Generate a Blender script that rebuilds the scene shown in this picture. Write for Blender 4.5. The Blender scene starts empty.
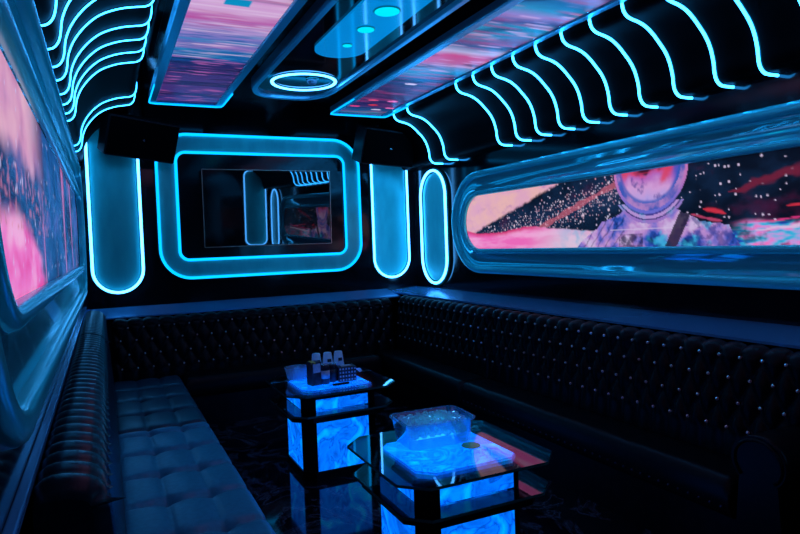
import bpy, bmesh, math, random
from mathutils import Vector, Matrix, noise
random.seed(7)
C = bpy.context.scene.collection
H = 1.46                      # eye height; builders below use heights relative to it where named zr
PI = math.pi

# ------------------------------------------------------------------ materials
def mat(name, base=(0.02, 0.02, 0.02), rough=0.4, metal=0.0, spec=0.5, emit=None, es=0.0, coat=0.0, trans=0.0, ior=1.45):
    m = bpy.data.materials.new(name); m.use_nodes = True
    b = m.node_tree.nodes['Principled BSDF']
    b.inputs['Base Color'].default_value = (*base, 1)
    b.inputs['Roughness'].default_value = rough
    b.inputs['Metallic'].default_value = metal
    b.inputs['Specular IOR Level'].default_value = spec
    b.inputs['Coat Weight'].default_value = coat
    b.inputs['Coat Roughness'].default_value = 0.05
    b.inputs['Transmission Weight'].default_value = trans
    b.inputs['IOR'].default_value = ior
    if emit:
        b.inputs['Emission Color'].default_value = (*emit, 1)
        b.inputs['Emission Strength'].default_value = es
    return m

def nodes(m):
    return m.node_tree.nodes, m.node_tree.links, m.node_tree.nodes['Principled BSDF']

def emat(name, col, s):
    m = bpy.data.materials.new(name); m.use_nodes = True
    n, l = m.node_tree.nodes, m.node_tree.links
    n.clear()
    e = n.new('ShaderNodeEmission'); e.inputs[0].default_value = (*col, 1); e.inputs[1].default_value = s
    o = n.new('ShaderNodeOutputMaterial'); l.new(e.outputs[0], o.inputs[0])
    return m

def noisy(m, scale, c0, c1, lo=0.35, hi=0.65, detail=4, stretch=(1, 1, 1), dist=0.0, bump=0.0):
    n, l, b = nodes(m)
    tc = n.new('ShaderNodeTexCoord'); mp = n.new('ShaderNodeMapping'); mp.inputs['Scale'].default_value = stretch
    nz = n.new('ShaderNodeTexNoise'); nz.inputs['Scale'].default_value = scale; nz.inputs['Detail'].default_value = detail
    nz.inputs['Distortion'].default_value = dist
    cr = n.new('ShaderNodeValToRGB')
    cr.color_ramp.elements[0].position = lo; cr.color_ramp.elements[0].color = (*c0, 1)
    cr.color_ramp.elements[1].position = hi; cr.color_ramp.elements[1].color = (*c1, 1)
    l.new(tc.outputs['Object'], mp.inputs[0]); l.new(mp.outputs[0], nz.inputs['Vector']); l.new(nz.outputs['Fac'], cr.inputs[0])
    l.new(cr.outputs[0], b.inputs['Base Color'])
    if bump:
        bp = n.new('ShaderNodeBump'); bp.inputs['Strength'].default_value = bump; bp.inputs['Distance'].default_value = 0.002
        l.new(nz.outputs['Fac'], bp.inputs['Height']); l.new(bp.outputs[0], b.inputs['Normal'])
    return m

GLOSS = noisy(mat('black_gloss_acrylic', rough=0.10), 3, (0.002, 0.003, 0.004), (0.006, 0.008, 0.010), bump=0.0)
COVE = noisy(mat('black_cove_lacquer', rough=0.5, spec=0.03), 4, (0.0010, 0.0010, 0.0015), (0.002, 0.0025, 0.003))
CEIL = noisy(mat('black_mirror_ceiling', rough=0.06), 4, (0.001, 0.002, 0.003), (0.004, 0.005, 0.007))
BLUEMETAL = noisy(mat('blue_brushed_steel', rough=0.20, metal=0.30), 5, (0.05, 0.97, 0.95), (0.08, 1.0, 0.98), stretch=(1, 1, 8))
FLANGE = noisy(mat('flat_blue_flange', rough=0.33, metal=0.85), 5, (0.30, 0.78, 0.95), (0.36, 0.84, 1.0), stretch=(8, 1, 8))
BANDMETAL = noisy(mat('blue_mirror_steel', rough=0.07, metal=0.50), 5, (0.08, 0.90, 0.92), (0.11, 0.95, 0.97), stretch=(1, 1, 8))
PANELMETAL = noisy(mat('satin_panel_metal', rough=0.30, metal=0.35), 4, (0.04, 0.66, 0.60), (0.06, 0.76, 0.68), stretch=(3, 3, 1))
DARKMETAL = noisy(mat('black_powder_metal', rough=0.35, metal=0.6), 20, (0.004, 0.004, 0.005), (0.010, 0.010, 0.012))
LEATHER = noisy(mat('black_leather', rough=0.36, spec=0.18), 60, (0.0015, 0.0025, 0.004), (0.003, 0.005, 0.007), bump=0.25)
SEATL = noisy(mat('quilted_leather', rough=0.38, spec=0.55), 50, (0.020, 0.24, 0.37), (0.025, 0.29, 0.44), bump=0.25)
SPKBODY = noisy(mat('speaker_vinyl', rough=0.45), 80, (0.006, 0.006, 0.007), (0.014, 0.014, 0.016), bump=0.3)
SPKGRILLE = noisy(mat('speaker_grille_cloth', rough=0.8, spec=0.05), 300, (0.0008, 0.0008, 0.0008), (0.002, 0.002, 0.002))
SEATF = noisy(mat('dark_quilted_leather', rough=0.36, spec=0.5), 50, (0.006, 0.055, 0.085), (0.008, 0.07, 0.11), bump=0.25)  # same hue as the near seat, in a darker tone
STUD = mat('dark_stud', base=(0.05, 0.06, 0.10), rough=0.4, metal=0.6)
ROLLL = noisy(mat('ribbed_leather', rough=0.30, spec=0.36), 60, (0.003, 0.016, 0.028), (0.005, 0.024, 0.040), bump=0.2)
CRYSTAL = mat('crystal_button', base=(0.95, 0.95, 0.95), rough=0.16, metal=0.55)
TVGLASS = noisy(mat('tv_glass', rough=0.02, spec=1.0, ior=1.75), 3, (0.001, 0.001, 0.0015), (0.002, 0.002, 0.003))
TVEDGE = mat('tv_champagne_edge', base=(0.75, 0.55, 0.42), rough=0.3, metal=0.9)
BADGE = mat('speaker_badge', base=(0.7, 0.7, 0.72), rough=0.25, metal=1.0)

NEON = emat('neon_tube_white_cyan', (0.28, 4.3, 12.0), 1.0)
NEONTV = emat('neon_tube_turquoise', (0.003, 0.80, 2.2), 1.0)
NEONW = emat('neon_tube_bright', (0.55, 3.4, 9.0), 1.0)
HALO = mat('neon_halo_glow', base=(0.0, 0.012, 0.02), rough=0.6, spec=0.1, emit=(0.0, 0.22, 0.42), es=0.20)  # glow halo round the tubes, put into a faintly emissive strip
BLUELIT = mat('backlit_blue_acrylic', base=(0.01, 0.10, 0.25), rough=0.08, emit=(0.0, 0.20, 0.56), es=1.0)
DISC = emat('downlight_cyan', (0.0, 0.75, 1.0), 1.15)

def marble(name, top):
    m = bpy.data.materials.new(name); m.use_nodes = True
    n, l, b = nodes(m)
    tc = n.new('ShaderNodeTexCoord')
    nz = n.new('ShaderNodeTexNoise'); nz.inputs['Scale'].default_value = 5; nz.inputs['Detail'].default_value = 6; nz.inputs['Distortion'].default_value = 2.2
    l.new(tc.outputs['Object'], nz.inputs['Vector'])
    cr = n.new('ShaderNodeValToRGB'); e = cr.color_ramp.elements
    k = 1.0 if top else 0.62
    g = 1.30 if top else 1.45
    e[0].position = 0.30; e[0].color = (0.0, 0.03 * k * g, 0.42 * k, 1)
    e[1].position = 0.68; e[1].color = (0.0, 0.25 * k * g, 1.0 * k, 1)
    c = e.new(0.47); c.color = (0.0, 0.115 * k * g, 0.95 * k, 1)
    c = e.new(0.50); c.color = (0.0, 0.036 * k * g, 0.45 * k, 1)
    c = e.new(0.53); c.color = (0.0, 0.10 * k * g, 0.95 * k, 1)
    l.new(nz.outputs['Fac'], cr.inputs[0]); l.new(cr.outputs[0], b.inputs['Emission Color'])
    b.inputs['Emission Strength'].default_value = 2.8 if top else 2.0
    b.inputs['Base Color'].default_value = (0.02, 0.06, 0.2, 1); b.inputs['Roughness'].default_value = 0.25
    return m
GLOWTOP = marble('lit_marble_acrylic_top', True)
GLOWSIDE = marble('lit_marble_acrylic_side', False)

def thin_glass(name, tint, ior=1.5, rough=0.02, diffuse=None, dfac=0.0, trl=None):
    m = bpy.data.materials.new(name); m.use_nodes = True
    n, l = m.node_tree.nodes, m.node_tree.links; n.clear()
    t = n.new('ShaderNodeBsdfTransparent'); t.inputs[0].default_value = (*tint, 1)
    g = n.new('ShaderNodeBsdfGlossy'); g.inputs['Roughness'].default_value = rough; g.inputs[0].default_value = (1, 1, 1, 1)
    f = n.new('ShaderNodeFresnel'); ge = n.new('ShaderNodeNewGeometry')
    mr = n.new('ShaderNodeMapRange'); mr.inputs[3].default_value = ior; mr.inputs[4].default_value = 1 / ior
    l.new(ge.outputs['Backfacing'], mr.inputs[0]); l.new(mr.outputs[0], f.inputs[0])
    mx = n.new('ShaderNodeMixShader'); l.new(f.outputs[0], mx.inputs[0])
    src = t
    if diffuse:
        d = n.new('ShaderNodeBsdfTranslucent'); d.inputs[0].default_value = (*diffuse, 1)
        d2 = n.new('ShaderNodeBsdfDiffuse'); d2.inputs[0].default_value = (*diffuse, 1)
        a0 = n.new('ShaderNodeMixShader'); a0.inputs[0].default_value = 0.5
        l.new(d.outputs[0], a0.inputs[1]); l.new(d2.outputs[0], a0.inputs[2])
        a = n.new('ShaderNodeMixShader'); a.inputs[0].default_value = dfac
        l.new(t.outputs[0], a.inputs[1]); l.new(a0.outputs[0], a.inputs[2]); src = a
    l.new(src.outputs[0], mx.inputs[1]); l.new(g.outputs[0], mx.inputs[2])
    o = n.new('ShaderNodeOutputMaterial'); l.new(mx.outputs[0], o.inputs[0])
    return m
GLASSTOP = thin_glass('smoked_table_glass', (0.78, 0.88, 0.92), ior=1.27)
GLASSRIM = thin_glass('dark_smoked_rim_glass', (0.30, 0.36, 0.40), ior=1.36)
GLASSEDGE = mat('green_glass_edge', base=(0.01, 0.10, 0.10), rough=0.3)
BINPLASTIC = thin_glass('clear_plastic_bin', (0.80, 0.94, 1.0), rough=0.1, diffuse=(0.10, 0.75, 0.95), dfac=0.20)
ICEGLOW = emat('added_ice_glow_cyan', (0.03, 0.50, 0.85), 2.2)  # added glow that brightens the ice from below
ICE = thin_glass('ice', (0.92, 1.0, 1.0), ior=1.7, rough=0.03, diffuse=(0.6, 0.95, 1.0), dfac=0.50)
WHITE = thin_glass('white_paper', (0.8, 0.9, 1.0), ior=1.2, rough=0.3, diffuse=(0.8, 0.98, 1.0), dfac=0.88)
CUPCLEAR = thin_glass('clear_tumbler', (0.8, 0.9, 0.95), rough=0.08, diffuse=(0.6, 0.8, 0.9), dfac=0.3)
WHITEB = mat('white_glossy_plastic', base=(0.75, 0.8, 0.85), rough=0.25)
DARKCAN = noisy(mat('dark_can', rough=0.3, metal=0.3), 14, (0.01, 0.012, 0.03), (0.05, 0.07, 0.11))
DARKBOX = noisy(mat('dark_carton', rough=0.5), 25, (0.012, 0.012, 0.018), (0.05, 0.055, 0.08))
LABELP = noisy(mat('pale_label_print', rough=0.5), 40, (0.25, 0.4, 0.55), (0.6, 0.7, 0.75))
YELLOW = mat('yellow_print', base=(0.55, 0.45, 0.05), rough=0.5)
REDP = mat('red_print', base=(0.6, 0.06, 0.05), rough=0.5)
COASTER = thin_glass('olive_coaster', (0.75, 0.62, 0.28), rough=0.2, diffuse=(0.6, 0.65, 0.15), dfac=0.35)

FLOOR = mat('black_marble_tile', rough=0.07)
n, l, b = nodes(FLOOR)
tc = n.new('ShaderNodeTexCoord')
nz = n.new('ShaderNodeTexNoise'); nz.inputs['Scale'].default_value = 3.2; nz.inputs['Detail'].default_value = 9; nz.inputs['Distortion'].default_value = 1.4
l.new(tc.outputs['Object'], nz.inputs['Vector'])
cr = n.new('ShaderNodeValToRGB'); e = cr.color_ramp.elements
e[0].position = 0.46; e[0].color = (0.003, 0.004, 0.007, 1); e[1].position = 0.54; e[1].color = (0.003, 0.004, 0.007, 1)
c = e.new(0.50); c.color = (0.05, 0.06, 0.08, 1)
br = n.new('ShaderNodeTexBrick'); br.offset = 0.0; br.inputs['Scale'].default_value = 1.0
br.inputs['Brick Width'].default_value = 0.6; br.inputs['Row Height'].default_value = 0.6; br.inputs['Mortar Size'].default_value = 0.003
br.inputs['Color1'].default_value = br.inputs['Color2'].default_value = (1, 1, 1, 1); br.inputs['Mortar'].default_value = (0.2, 0.2, 0.2, 1)
l.new(tc.outputs['Object'], br.inputs['Vector'])
mm = n.new('ShaderNodeMix'); mm.data_type = 'RGBA'; mm.blend_type = 'MULTIPLY'; mm.inputs[0].default_value = 1
l.new(nz.outputs['Fac'], cr.inputs[0]); l.new(cr.outputs[0], mm.inputs[6]); l.new(br.outputs['Color'], mm.inputs[7]); l.new(mm.outputs[2], b.inputs['Base Color'])

DISPLAY = bpy.data.materials.new('led_display_picture'); DISPLAY.use_nodes = True
n, l, b = nodes(DISPLAY)
at = n.new('ShaderNodeAttribute'); at.attribute_name = 'Col'
l.new(at.outputs['Color'], b.inputs['Emission Color']); b.inputs['Emission Strength'].default_value = 0.85
b.inputs['Base Color'].default_value = (0.004, 0.004, 0.006, 1); b.inputs['Roughness'].default_value = 0.35

# ------------------------------------------------------------------ mesh helpers
class MB:
    def __init__(s):
        s.bm = bmesh.new(); s.mats = []; s.cur = 0
    def use(s, m):
        if m not in s.mats: s.mats.append(m)
        s.cur = s.mats.index(m); return s
    def face(s, vs, smooth=False):
        try:
            f = s.bm.faces.new(vs)
        except ValueError:
            return None
        f.material_index = s.cur; f.smooth = smooth; return f
    def box(s, lo, hi, bev=0.0, M=None):
        x0, y0, z0 = lo; x1, y1, z1 = hi
        pts = [(x0, y0, z0), (x1, y0, z0), (x1, y1, z0), (x0, y1, z0), (x0, y0, z1), (x1, y0, z1), (x1, y1, z1), (x0, y1, z1)]
        tmp = bmesh.new(); vs = [tmp.verts.new(p) for p in pts]
        for q in ((0, 3, 2, 1), (4, 5, 6, 7), (0, 1, 5, 4), (1, 2, 6, 5), (2, 3, 7, 6), (3, 0, 4, 7)): tmp.faces.new([vs[i] for i in q])
        if bev: bmesh.ops.bevel(tmp, geom=tmp.edges[:], offset=bev, segments=2, affect='EDGES', profile=0.6)
        s.merge(tmp, M); return s
    def merge(s, tmp, M=None, smooth=False):
        mp = {}
        for v in tmp.verts: mp[v] = s.bm.verts.new((M @ v.co) if M else v.co)
        for f in tmp.faces: s.face([mp[v] for v in f.verts], smooth)
        tmp.free()
    def prism(s, poly, z0, z1, top=True):
        a = [s.bm.verts.new((x, y, z0)) for x, y in poly]; b = [s.bm.verts.new((x, y, z1)) for x, y in poly]
        k = len(poly)
        s.face(a[::-1]); s.face(b)
        for i in range(k): s.face([a[i], a[(i + 1) % k], b[(i + 1) % k], b[i]])
        return s
    def tube(s, path, r, closed=False, seg=8, ref=None):
        P = [Vector(p) for p in path]; N = len(P); rings = []
        up = Vector(ref) if ref else None
        for i, p in enumerate(P):
            a = P[i - 1] if (i or closed) else P[i]; c = P[(i + 1) % N] if (i < N - 1 or closed) else P[i]
            t = (c - a).normalized()
            if up is None: up = Vector((0, 0, 1)) if abs(t.z) < 0.9 else Vector((1, 0, 0))
            u = (up - t * up.dot(t))
            u = u.normalized() if u.length > 1e-5 else t.orthogonal().normalized()
            if not ref: up = u
            w = t.cross(u)
            rings.append([s.bm.verts.new(p + (u * math.cos(2 * PI * k / seg) + w * math.sin(2 * PI * k / seg)) * r) for k in range(seg)])
        for i in range(N if closed else N - 1):
            A, B = rings[i], rings[(i + 1) % N]
            for k in range(seg): s.face([A[k], A[(k + 1) % seg], B[(k + 1) % seg], B[k]], True)
        if not closed: s.face(rings[0][::-1]); s.face(rings[-1])
        return s
    def ribbon(s, path, side, nrm, w, t, closed=False):
        """strip of width w along side(i), thickness t along nrm(i)"""
        N = len(path); R = []
        for i, p in enumerate(path):
            p = Vector(p); a = Vector(side(i)).normalized() * w / 2; b = Vector(nrm(i)).normalized() * t
            R.append([s.bm.verts.new(q) for q in (p - a, p + a, p + a * 0.8 + b, p - a * 0.8 + b)])
        for i in range(N if closed else N - 1):
            A, B = R[i], R[(i + 1) % N]
            for k in range(4): s.face([A[k], A[(k + 1) % 4], B[(k + 1) % 4], B[k]])
        if not closed: s.face(R[0][::-1]); s.face(R[-1])
        return s
    def lathe(s, prof, c, seg=20, smooth=True, sx=1, sy=1):
        R = []
        for r, z in prof: R.append([s.bm.verts.new((c[0] + sx * r * math.cos(2 * PI * k / seg), c[1] + sy * r * math.sin(2 * PI * k / seg), c[2] + z)) for k in range(seg)])
        for A, B in zip(R, R[1:]):
            for k in range(seg): s.face([A[k], A[(k + 1) % seg], B[(k + 1) % seg], B[k]], smooth)
        s.face(R[0][::-1]); s.face(R[-1]); return s
    def grid(s, rows, smooth=True, caps=False):
        V = [[s.bm.verts.new(p) for p in r] for r in rows]
        for A, B in zip(V, V[1:]):
            for k in range(len(A) - 1): s.face([A[k], A[k + 1], B[k + 1], B[k]], smooth)
        return V
    def build(s, name, m=None, parent=None, weld=False, fix=True):
        if m: 
            if not s.mats: s.mats = [m]
        if weld: bmesh.ops.remove_doubles(s.bm, verts=s.bm.verts[:], dist=1e-5)
        if fix: bmesh.ops.recalc_face_normals(s.bm, faces=s.bm.faces[:])
        root = parent
        while root is not None and root.parent: root = root.parent
        me = bpy.data.meshes.new(name)
        vs = s.bm.verts
        if root is not None: off = root.location.copy()
        else:
            xs = [v.co.x for v in vs]; ys = [v.co.y for v in vs]; zs = [v.co.z for v in vs]
            off = Vector(((min(xs) + max(xs)) / 2, (min(ys) + max(ys)) / 2, min(zs)))
        for v in vs: v.co -= off
        s.bm.to_mesh(me); s.bm.free()
        for k in s.mats: me.materials.append(k)
        o = bpy.data.objects.new(name, me); C.objects.link(o)
        if parent is not None: o.parent = parent
        else: o.location = off
        return o

def tag(o, label, cat, group=None, kind=None):
    o['label'] = label; o['category'] = cat
    if group: o['group'] = group
    if kind: o['kind'] = kind
    return o
def thing(name, label, cat, loc, group=None):
    o = bpy.data.objects.new(name, None); C.objects.link(o); o.location = loc; o.empty_display_size = 0.1
    return tag(o, label, cat, group)
def struct(o, label, cat): return tag(o, label, cat, None, 'structure')
ORD = ['first', 'second', 'third', 'fourth', 'fifth', 'sixth', 'seventh', 'eighth', 'ninth', 'tenth', 'eleventh', 'twelfth', 'thirteenth']

# ------------------------------------------------------------------ room dimensions (metres; z given relative to eye height)
XL, XR, YB, YF = -0.175, 3.02, 6.0, -0.5
CZ = 1.40
def W(x, y, z): return (x, y, z + H)

struct(MB().box((XL - 0.6, YF - 0.1, -0.1), (XR + 0.6, YB + 0.1, 0.0)).build('floor', FLOOR), 'glossy black marble tiled floor', 'floor')
struct(MB().box((XL - 0.6, YF - 0.1, CZ + H), (XR + 0.6, YB + 0.1, CZ + H + 0.1)).build('ceiling', CEIL), 'mirror black ceiling above the hanging light panels', 'ceiling')
struct(MB().box((XL - 0.15, YF, 0.0), (XL, YB, 0.78 + H)).build('wall_left', GLOSS), 'glossy black wall carrying the tall screen beside the tufted seat', 'wall')
struct(MB().box((XR, YF, 0.0), (XR + 0.15, YB, 0.757 + H)).build('wall_right', GLOSS), 'glossy black wall behind the long astronaut screen', 'wall')
struct(MB().box((XL - 0.6, YB, 0.0), (XR + 0.6, YB + 0.1, CZ + H)).build('wall_back', GLOSS), 'glossy black wall behind the television', 'wall')
struct(MB().box((XL - 0.6, YF - 0.1, 0.0), (XR + 0.6, YF, CZ + H)).build('wall_front', GLOSS), 'glossy black wall behind the viewer, opposite the television', 'wall')

# coves: profile (d from wall, zr)
PROF_R = [(0.0, 0.757), (0.075, 0.757), (0.105, 0.765), (0.125, 0.785), (0.135, 0.815), (0.142, 0.87), (0.165, 0.94), (0.20, 0.995), (0.245, 1.04), (0.29, 1.08), (0.34, 1.112), (0.39, 1.130), (0.44, 1.140), (0.47, 1.150), (0.49, 1.168), (0.50, 1.195), (0.505, 1.24), (0.505, 1.40)]
PROF_L = [(0.0, 0.775), (0.030, 0.777), (0.048, 0.785), (0.062, 0.805), (0.070, 0.835), (0.078, 0.89), (0.098, 0.945), (0.128, 0.995), (0.165, 1.04), (0.21, 1.08), (0.26, 1.108), (0.32, 1.130), (0.375, 1.142), (0.415, 1.150), (0.440, 1.168), (0.452, 1.195), (0.458, 1.24), (0.460, 1.40)]
def smooth_path(P, k=3):
    out = []
    for i in range(len(P) - 1):
        p0 = P[max(i - 1, 0)]; p1 = P[i]; p2 = P[i + 1]; p3 = P[min(i + 2, len(P) - 1)]
        for j in range(k):
            t = j / k
            out.append(tuple(0.5 * (2 * b + (c - a) * t + (2 * a - 5 * b + 4 * c - d) * t * t + (3 * b - a - 3 * c + d) * t ** 3) for a, b, c, d in zip(p0, p1, p2, p3)))
    out.append(P[-1]); return out
def cove(name, prof, sx, x0, label):
    mb = MB(); P = smooth_path(prof)
    rows = [[W(x0 + sx * d, y, z) for d, z in P] for y in (YF, YB)]
    mb.grid(rows)
    rows2 = [[W(x0 + sx * d, y, z) for d, z in ((prof[-1][0], CZ), (-0.15, CZ), (-0.15, prof[0][1]), (0, prof[0][1]))] for y in (YF, YB)]
    mb.grid(rows2, False)
    struct(mb.build(name, COVE, weld=True), label, 'cove')
cove('trim_1', PROF_R, -1, XR, 'black curved cove carrying neon ribs above the astronaut screen')
cove('trim_2', PROF_L, 1, XL - 0.006, 'black curved cove carrying neon ribs above the left screen')

RY_R = [5.32, 5.035, 4.18, 3.933, 3.69, 3.44, 3.20, 2.956, 2.717, 2.475, 2.22, 1.982, 1.74]
RY_L = [5.32, 5.035, 4.11, 3.90, 3.67, 3.44, 3.17, 2.95, 2.70, 2.43]
def rib(prof, sx, x0, y, name, label, group, r):
    P = smooth_path(prof, 4)
    N = len(P)
    def nrm(i):
        a = P[max(i - 1, 0)]; c = P[min(i + 1, N - 1)]
        t = Vector((sx * (c[0] - a[0]), 0, c[1] - a[1])).normalized()
        n_ = Vector((t.z, 0, -t.x)) * (1 if sx > 0 else -1)
        return n_                                     # into the room
    root = thing(name, label, 'neon light', W(x0, y, prof[0][1]), group)
    base = [Vector(W(x0 + sx * d, y, z)) + nrm(i) * 0.0015 for i, (d, z) in enumerate(P)]
    MB().ribbon(base, lambda i: (0, 1, 0), nrm, r * (3.4 if sx < 0 else 2.4), 0.001).build('halo_strip', HALO, root)  # emissive strip that draws the tube's halo on the cove
    MB().tube([p + nrm(i) * (r * 0.8 + 0.001) for i, p in enumerate(base)], r, seg=8, ref=(0, 1, 0)).build('tube', NEON, root)
for i, y in enumerate(RY_R):
    rib(PROF_R, -1, XR, y, 'neon_rib', 'curved cyan neon rib on right cove, %s from the back wall' % ORD[i], 'neon ribs on the right cove', 0.0075)
for i, y in enumerate(RY_L):
    rib(PROF_L, 1, XL - 0.006, y, 'neon_rib', 'curved cyan neon rib on left cove, %s from the back wall' % ORD[i], 'neon ribs on the left cove', 0.0036)

# ledges round the sofa
mb = MB()
mb.grid([[(x, y, z + H) for y, z in ((6.0, -0.483), (5.69, -0.540), (5.69, -0.552), (6.0, -0.552))] for x in (XL, 2.69)], False)
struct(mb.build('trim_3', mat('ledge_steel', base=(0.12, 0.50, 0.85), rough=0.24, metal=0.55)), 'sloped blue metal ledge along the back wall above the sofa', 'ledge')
LEDGE = bpy.data.materials['ledge_steel']
mb = MB()
mb.grid([[(x, y, z + H) for x, z in ((3.02, -0.475), (2.69, -0.508), (2.69, -0.522), (3.02, -0.522))] for y in (YF + 0.3, 6.0)], False)
struct(mb.build('trim_4', LEDGE), 'sloped blue metal ledge under the astronaut screen', 'ledge')
mb = MB()
mb.box((XL, YF + 0.3, -0.475 + H), (XL + 0.022, 6.0, -0.455 + H), 0.004)
struct(mb.build('trim_5', LEDGE), 'narrow metal rail above the left sofa back', 'rail')

# ------------------------------------------------------------------ back wall furniture
def rrect(x0, x1, z0, z1, r, n=10):
    """closed rounded rectangle path in (x,z)"""
    pts = []
    for cx, cz, a0 in ((x1 - r, z1 - r, 0), (x0 + r, z1 - r, 90), (x0 + r, z0 + r, 180), (x1 - r, z0 + r, 270)):
        for k in range(n + 1):
            a = math.radians(a0 + 90 * k / n); pts.append((cx + r * math.cos(a), cz + r * math.sin(a)))
    return pts
def plate_y(mb, path, y0, y1):
    """solid plate from outline (x,z) between y0 (front) and y1 (back)"""
    k = len(path)
    A = [mb.bm.verts.new(W(x, y0, z)) for x, z in path]; B = [mb.bm.verts.new(W(x, y1, z)) for x, z in path]
    mb.face(A); mb.face(B[::-1])
    for i in range(k): mb.face([A[i], B[i], B[(i + 1) % k], A[(i + 1) % k]])
def ring_y(mb, outer, inner, y0, y1):
    k = len(outer); V = []
    for i in range(k):
        V.append([mb.bm.verts.new(p) for p in (W(outer[i][0], y0, outer[i][1]), W(inner[i][0], y0, inner[i][1]), W(inner[i][0], y1, inner[i][1]), W(outer[i][0], y1, outer[i][1]))])
    for i in range(k):
        A, B = V[i], V[(i + 1) % k]
        for j in range(4): mb.face([A[j], A[(j + 1) % 4], B[(j + 1) % 4], B[j]])

tvs = thing('tv_surround', 'rounded blue metal television surround with two turquoise neon outlines', 'wall surround', W(1.43, 6.0, -0.27))
out = rrect(0.461, 2.392, -0.257, 1.046, 0.27, 14); inn = rrect(0.626, 2.231, -0.092, 0.884, 0.085, 14)
plate = rrect(0.441, 2.412, -0.277, 1.066, 0.29, 14)
mb = MB(); ring_y(mb, out, inn, 5.965, 5.999); mb.build('panel', PANELMETAL, tvs)
mb = MB(); ring_y(mb, plate, out, 5.955, 5.999); mb.build('outer_rim', DARKMETAL, tvs)
mb = MB(); plate_y(mb, inn, 5.975, 5.998); mb.build('backboard', GLOSS, tvs)
for nm, p, yy, cx, cz in (('outer_neon', out, 5.953, 1.43, 0.39), ('inner_neon', inn, 5.953, 1.43, 0.39)):
    MB().tube([W(x, yy, z) for x, z in p], 0.0125, True, 8, ref=(0, 1, 0)).build(nm, NEONTV, tvs)

tv = thing('television', 'black wall television with a thin pale edge inside the neon surround', 'television', W(1.44, 5.965, 0.015))
tv.rotation_euler = (math.radians(1.7), 0, 0)
MB().box(W(0.838, 5.905, 0.018), W(2.055, 5.960, 0.728), 0.006).build('casing', DARKMETAL, tv)
MB().box(W(0.846, 5.9035, 0.026), W(2.047, 5.906, 0.720)).build('screen', TVGLASS, tv)
mb = MB(); ring_y(mb, rrect(0.836, 2.057, 0.016, 0.730, 0.006, 2), rrect(0.841, 2.052, 0.021, 0.725, 0.005, 2), 5.9025, 5.9075); mb.build('edge_trim', TVEDGE, tv)

def pill_panel(name, x0, x1, z0, z1, label, group=None, r=None, yy=YB, sgn=-1, tubem=NEONW, rt=0.0115):
    r = r or (x1 - x0) / 2 - 0.001
    root = thing(name, label, 'neon panel', W((x0 + x1) / 2, yy, z0), group)
    p = rrect(x0, x1, z0, z1, r, 12)
    mb = MB(); plate_y(mb, p, yy + sgn * 0.02, yy + sgn * 0.001); mb.build('panel', PANELMETAL, root)
    MB().ribbon([W(x, yy + sgn * 0.021, z) for x, z in p], lambda i: (p[i][0] - (x0 + x1) / 2, 0, p[i][1] - min(max(p[i][1], z0 + r), z1 - r)), lambda i: (0, sgn, 0), rt * 3.2, 0.004, True).build('halo_strip', HALO, root)
    MB().tube([W(x, yy + sgn * (0.025 + rt), z) for x, z in p], rt, True, 8, ref=(0, 1, 0)).build('neon_outline', tubem, root)
    return root
pill_panel('neon_wall_light', -0.092, 0.312, -0.350, 1.26, 'tall blue panel outlined in white neon, left of the television')
pill_panel('neon_wall_light', 2.537, 2.940, -0.362, 1.26, 'tall blue panel outlined in white neon, right of the television')
pill_panel('neon_wall_light', 2.52, 2.93, -0.33, 1.12, 'neon outlined panel on the wall facing the television', None, 0.12, YF, 1)

def oval_panel(y0, y1, z0, z1, label):
    root = thing('neon_oval', label, 'neon panel', W(XR, (y0 + y1) / 2, z0))
    r = (y1 - y0) / 2 - 0.001
    p = rrect(y0, y1, z0, z1, r, 14)
    k = len(p)
    mb = MB(); A = [mb.bm.verts.new(W(XR - 0.02, a, b)) for a, b in p]; B = [mb.bm.verts.new(W(XR - 0.001, a, b)) for a, b in p]
    mb.face(A); mb.face(B)
    for i in range(k): mb.face([A[i], B[i], B[(i + 1) % k], A[(i + 1) % k]])
    mb.build('panel', PANELMETAL, root)
    c = (y0 + y1) / 2
    MB().ribbon([W(XR - 0.021, a, b) for a, b in p], lambda i: (0, p[i][0] - c, p[i][1] - min(max(p[i][1], z0 + r), z1 - r)), lambda i: (-1, 0, 0), 0.05, 0.004, True).build('halo_strip', HALO, root)
    MB().tube([W(XR - 0.036, a, b) for a, b in p], 0.0125, True, 8, ref=(1, 0, 0)).build('neon_outline', NEONW, root)
oval_panel(5.235, 5.745, -0.42, 0.70, 'narrow neon outlined oval between the back corner and the astronaut screen')
oval_panel(-0.25, 0.26, -0.42, 0.74, 'neon outlined oval beside the near end of the astronaut screen')
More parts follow.
